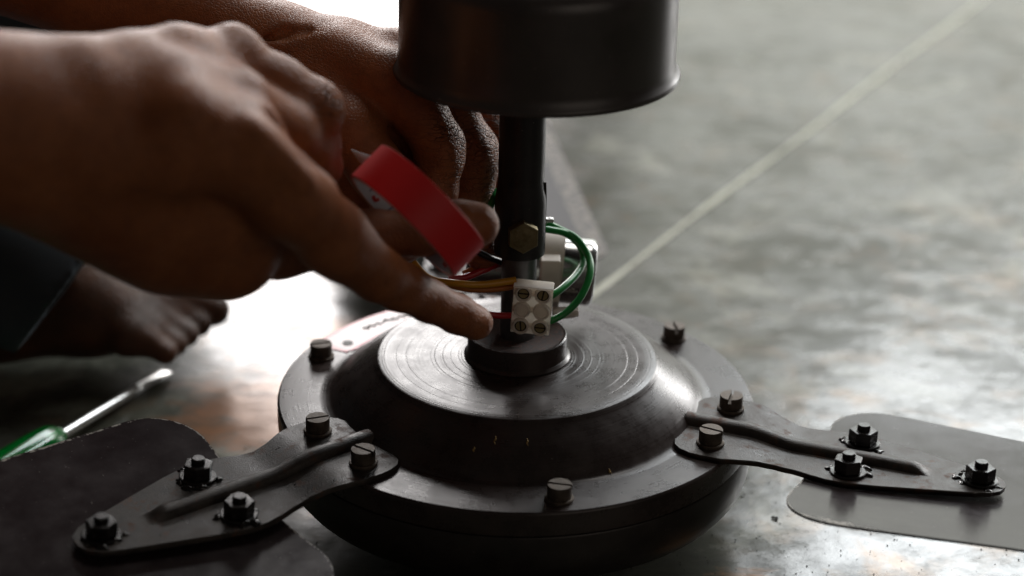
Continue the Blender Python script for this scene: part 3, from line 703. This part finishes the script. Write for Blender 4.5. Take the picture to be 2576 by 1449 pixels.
Vall = np.concatenate([Vn, Vf, Vt, Vb]); off = np.cumsum([0, len(Vn), len(Vf), len(Vt)])
Fall = np.concatenate([Fn+off[0], Ff+off[1], Ft+off[2], Fb+off[3]])
kn = [(P(1130, 330, 4), 16), (P(1145, 372, 2), 15), (P(1150, 420, 0), 12), (P(1215, 330, 24), 15), (P(1235, 385, 22), 16), (P(1230, 450, 20), 14), (P(1212, 625, 6), 10), (P(1240, 330, 46), 14), (P(1100, 270, 10), 12), (P(820, 250, -100), 10)]
wr = np.zeros(len(Vall))
for c_, r_ in kn: wr = np.maximum(wr, np.exp(-(np.linalg.norm(Vall-c_, axis=1)/r_)**2))
body = mk('body', Vall, Fall, M_skin, None, attr={'wrinkle': wr, 'foot_shade': np.concatenate([np.zeros(len(Vn)+len(Vf)), np.ones(len(Vt)), np.zeros(len(Vb))])}); body.parent = person; body.matrix_parent_inverse = Matrix.Translation(person.location).inverted()
def wearing(name, prims, vox, m, **k):
    V, F = sdf(prims, vox, **k); o = mk(name, V, F, m); o.parent = person; o.matrix_parent_inverse = Matrix.Translation(person.location).inverted(); return o
hc = at(100, 695, 100)                                   # hem over the instep
ax_ = np.array([-.86, .30, .42]); ax_ /= np.linalg.norm(ax_)
tr = chain([(hc-ax_*30, 41), (hc+ax_*60+np.array([0, 12, 0.]), 50), (hc+ax_*200+np.array([0, 20., 0]), 62), (np.array([-640., 240., 225.]), 78)], 14)
tr += [(hc+np.array([-10, -14, 22.]), 17, hc+ax_*80+np.array([0, -28, 26.]), 18, 14), (hc+np.array([-15, -32, -10.]), 14, hc+ax_*90+np.array([0, -50, -20.]), 16, 12)]
hn = np.array([.80, -.10, -.62])
V1, F1 = sdf(tr, 3.6, k=14, planes=[(hc+np.array([18, 0, 0.]), hn)], carve=[(hc-ax_*40, 28, hc+ax_*30, 30, 3)])
tr2 = [(np.array([-600., 235., 205.]), 72, pel, 130, 40), (pel, 150, kf, 84, 40), (kf, 82, np.array([-375., 400., 60.]), 104, 30), (kf+np.array([-100, 0, 0.]), 80, np.array([-420., 330., 120.]), 90, 30)]
V2, F2 = sdf(tr2, 6, planes=[((0, 0, -12.), (0, 0, -1))])
o = mk('trousers', np.concatenate([V1, V2]), np.concatenate([F1, F2+len(V1)]), M_cloth); o.parent = person; o.matrix_parent_inverse = Matrix.Translation(person.location).inverted()
wearing('shirt', [(pel+np.array([0, 0, 60.]), 158, chest, 146, 50), (chest, 125, nk+np.array([0, 0, -40.]), 72, 40), (chest, 96, shn, 78, 40), (chest, 96, shf, 78, 40), (shn, 76, el, 60, 20), (shf, 76, fe, 60, 20), (el, 60, el+np.array([40, 4, -10.]), 54, 10), (fe, 60, fe+np.array([30, -6, -14.]), 56, 10)], 8, M_shirt)
V, F = sdf([(hd+np.array([-14, 0, 18.]), 88, hd+np.array([-25, 0, -20.]), 84, 10)], 6, planes=[(hd+np.array([40, 0, 20.]), (1, 0, -.5))])
o = mk('hair', V, F, M_hair); o.parent = person; o.matrix_parent_inverse = Matrix.Translation(person.location).inverted()

# ------------------------------------------------------------------ roll of tape in the near hand
def ray_dir(u, v): d = _f+np.array([1, 0, 0])*(u-1288)/FPX+_u*(724.5-v)/FPX; return d/np.linalg.norm(d)
tc_ = at(1050, 532, -92); vd = ray_dir(1050, 532)
rt = np.array([1, 0, 0.]); upv = np.cross(rt, vd)
axd = -.69*rt-.70*upv; axd /= np.linalg.norm(axd); axd = axd*math.cos(R_(9))-vd*math.sin(R_(9)); axd /= np.linalg.norm(axd)
TT = Matrix.Translation(tc_) @ Vector(axd).to_track_quat('Z', 'Y').to_matrix().to_4x4()
roll = root('tape_roll', 'nearly used roll of red tape held between the fingers of the near hand', 'tape roll', tuple(tc_*MM))
inv = Matrix.Translation(Vector(tc_*MM)).inverted()
def rollpart(name, VF, m, auto=40):
    g = G(); g.add(VF[0], VF[1], TT); o = fixn(mk(name, g.V, g.F, m, auto=auto)); o.parent = roll; o.matrix_parent_inverse = inv; return o
RO = 30
rollpart('tape', lathe([(RO-1.6, -8.9), (RO-.3, -9), (RO, -8.8), (RO+.05, 0), (RO, 8.8), (RO-.3, 9), (RO-1.6, 8.9)], 90), M_tape)
core = rollpart('cardboard_core', lathe([(RO-1.6, -9), (RO-1.6, 9), (RO-3.0, 9), (RO-3.0, -9), (RO-1.6, -9)], 90), M_core)
def onroll(pts, r): return [tuple(TT @ Vector((r*math.cos(a), r*math.sin(a), z))) for a, z in pts]
g = G()
for q in range(26):
    a = q*.24; g.add(*tube(onroll([(a, -5+1.5*math.sin(q*2.1)), (a+.05, 0), (a+.02*math.sin(q), 4+2*math.sin(q*3.3))], RO-3.1), .35, 4, 2))
pr = mk('core_printing', g.V, g.F, M_blue); pr.parent = roll; pr.matrix_parent_inverse = inv
g = G()
for q in range(7):
    a = q*.9+.3; g.add(*tube(onroll([(a, 6), (a+.10, 6.6), (a+.12, 5)], RO-3.15), .9, 5, 2))
pr = mk('core_dot', g.V, g.F, M_redink); pr.parent = roll; pr.matrix_parent_inverse = inv
# loose white backing strip sticking up behind the roll
w = [at(883, 376, -62), at(905, 384, -64), at(945, 397, -68), at(990, 418, -70)]; w2 = [at(885, 379, -62), at(902, 404, -64), at(930, 432, -68), at(965, 460, -72)]
V = [tuple(p) for p in w]+[tuple(p) for p in w2]; V += [(x, y+.5, z) for x, y, z in V]
F = [(0, 1, 5, 4), (1, 2, 6, 5), (2, 3, 7, 6), (8, 12, 13, 9), (9, 13, 14, 10), (10, 14, 15, 11), (0, 8, 9, 1), (1, 9, 10, 2), (2, 10, 11, 3), (4, 5, 13, 12), (5, 6, 14, 13), (6, 7, 15, 14), (3, 11, 15, 7), (0, 4, 12, 8)]
o = fixn(mk('backing_strip', V, F, M_core)); o.parent = roll; o.matrix_parent_inverse = inv

# ------------------------------------------------------------------ screwdriver on the floor
a_ = np.array([-196.5, 148., -12.0]); b_ = np.array([-237., 58., -4.5]); dv = b_-a_; Ls = np.linalg.norm(dv)
sd = root('screwdriver', 'flat steel screwdriver with clear green handle lying on the floor behind left blade', 'screwdriver', tuple(a_*MM))
TS = Matrix.Translation(a_) @ Vector(dv).to_track_quat('Z', 'Y').to_matrix().to_4x4(); inv = Matrix.Translation(Vector(a_*MM)).inverted()
V = []; F = []; n = 16
for z, rx, ry in [(0, 4.3, .5), (1, 4.6, .7), (10, 4.4, 1.3), (20, 2.8, 2.1), (28, 2.5, 2.5), (30, 2.9, 2.9), (34, 2.6, 2.6), (Ls, 2.6, 2.6), (Ls+14, 2.6, 2.6)]:
    for k in range(n): V.append((rx*math.cos(2*math.pi*k/n), ry*math.sin(2*math.pi*k/n), z))
for i in range(8):
    for k in range(n): F.append((i*n+k, i*n+(k+1) % n, (i+1)*n+(k+1) % n, (i+1)*n+k))
F.append(tuple(range(n))[::-1])
g = G(); g.add(V, F, TS); o = fixn(mk('blade_shaft', g.V, g.F, M_chrome, auto=40)); o.parent = sd; o.matrix_parent_inverse = inv
V = []; F = []; n = 48; rings = [(0, 4.6), (2, 5.4), (5, 7.2), (10, 9.0), (20, 9.6), (60, 9.4), (84, 9), (92, 7), (94, 3)]
for z, r in rings:
    for k in range(n):
        f = 1-.09*max(0, math.cos(k*math.pi*2/n*6))*(1 if 8 < z < 86 else .2); V.append((r*f*math.cos(2*math.pi*k/n), r*f*math.sin(2*math.pi*k/n), z+Ls))
for i in range(len(rings)-1):
    for k in range(n): F.append((i*n+k, i*n+(k+1) % n, (i+1)*n+(k+1) % n, (i+1)*n+k))
F.append(tuple(range(n))[::-1]); F.append(tuple((len(rings)-1)*n+k for k in range(n)))
g = G(); g.add(V, F, TS); o = fixn(mk('handle', g.V, g.F, M_handle, auto=50)); o.parent = sd; o.matrix_parent_inverse = inv

# ------------------------------------------------------------------ grit on the floor
g = G(); rnd = random.Random(3)
def crumb(x, y, r):
    V = [(x+r*dx*rnd.uniform(.6, 1.2), y+r*dy*rnd.uniform(.6, 1.2), -14+max(0, r*(.5+.6*dz))) for dx, dy, dz in [(1, 0, 0), (-1, 0, .1), (0, 1, 0), (0, -1, .1), (.2, .1, 1), (0, 0, -.8)]]
    g.add(V, [(0, 2, 4), (2, 1, 4), (1, 3, 4), (3, 0, 4), (2, 0, 5), (1, 2, 5), (3, 1, 5), (0, 3, 5)])
for i in range(420):
    x = rnd.uniform(60, 320); y = rnd.uniform(-120, 40); crumb(x, y, rnd.choice([.25, .3, .4, .6]))
for i in range(500): crumb(rnd.uniform(-320, 420), rnd.uniform(-100, 420), rnd.choice([.25, .35, .5]))
fixn(mk('floor_grit', g.V, g.F, M_crumb, None, smooth=False, kind='stuff', label='scattered dark grit on the cement floor'))
for k, (x, y, r) in enumerate([(122.3, -73.2, 2.0), (128, -12, 1.8)]):
    g = G()
    for q in range(6): crumb(x+rnd.uniform(-1, 1)*r*.7, y+rnd.uniform(-1, 1)*r*.6, r*rnd.uniform(.4, .8))
    o = fixn(mk('crumb', [(a-x, b-y, c+14) for a, b, c in g.V], g.F, M_crumb, None, smooth=False)); o.location = (x*MM, y*MM, -.014)
    o['label'] = ['largest dark crumb on the pale floor below the right blade', 'small dark crumb on the floor beside the motor, just under the right bracket'][k]; o['category'] = 'crumb'; o['group'] = 'crumbs on the floor'
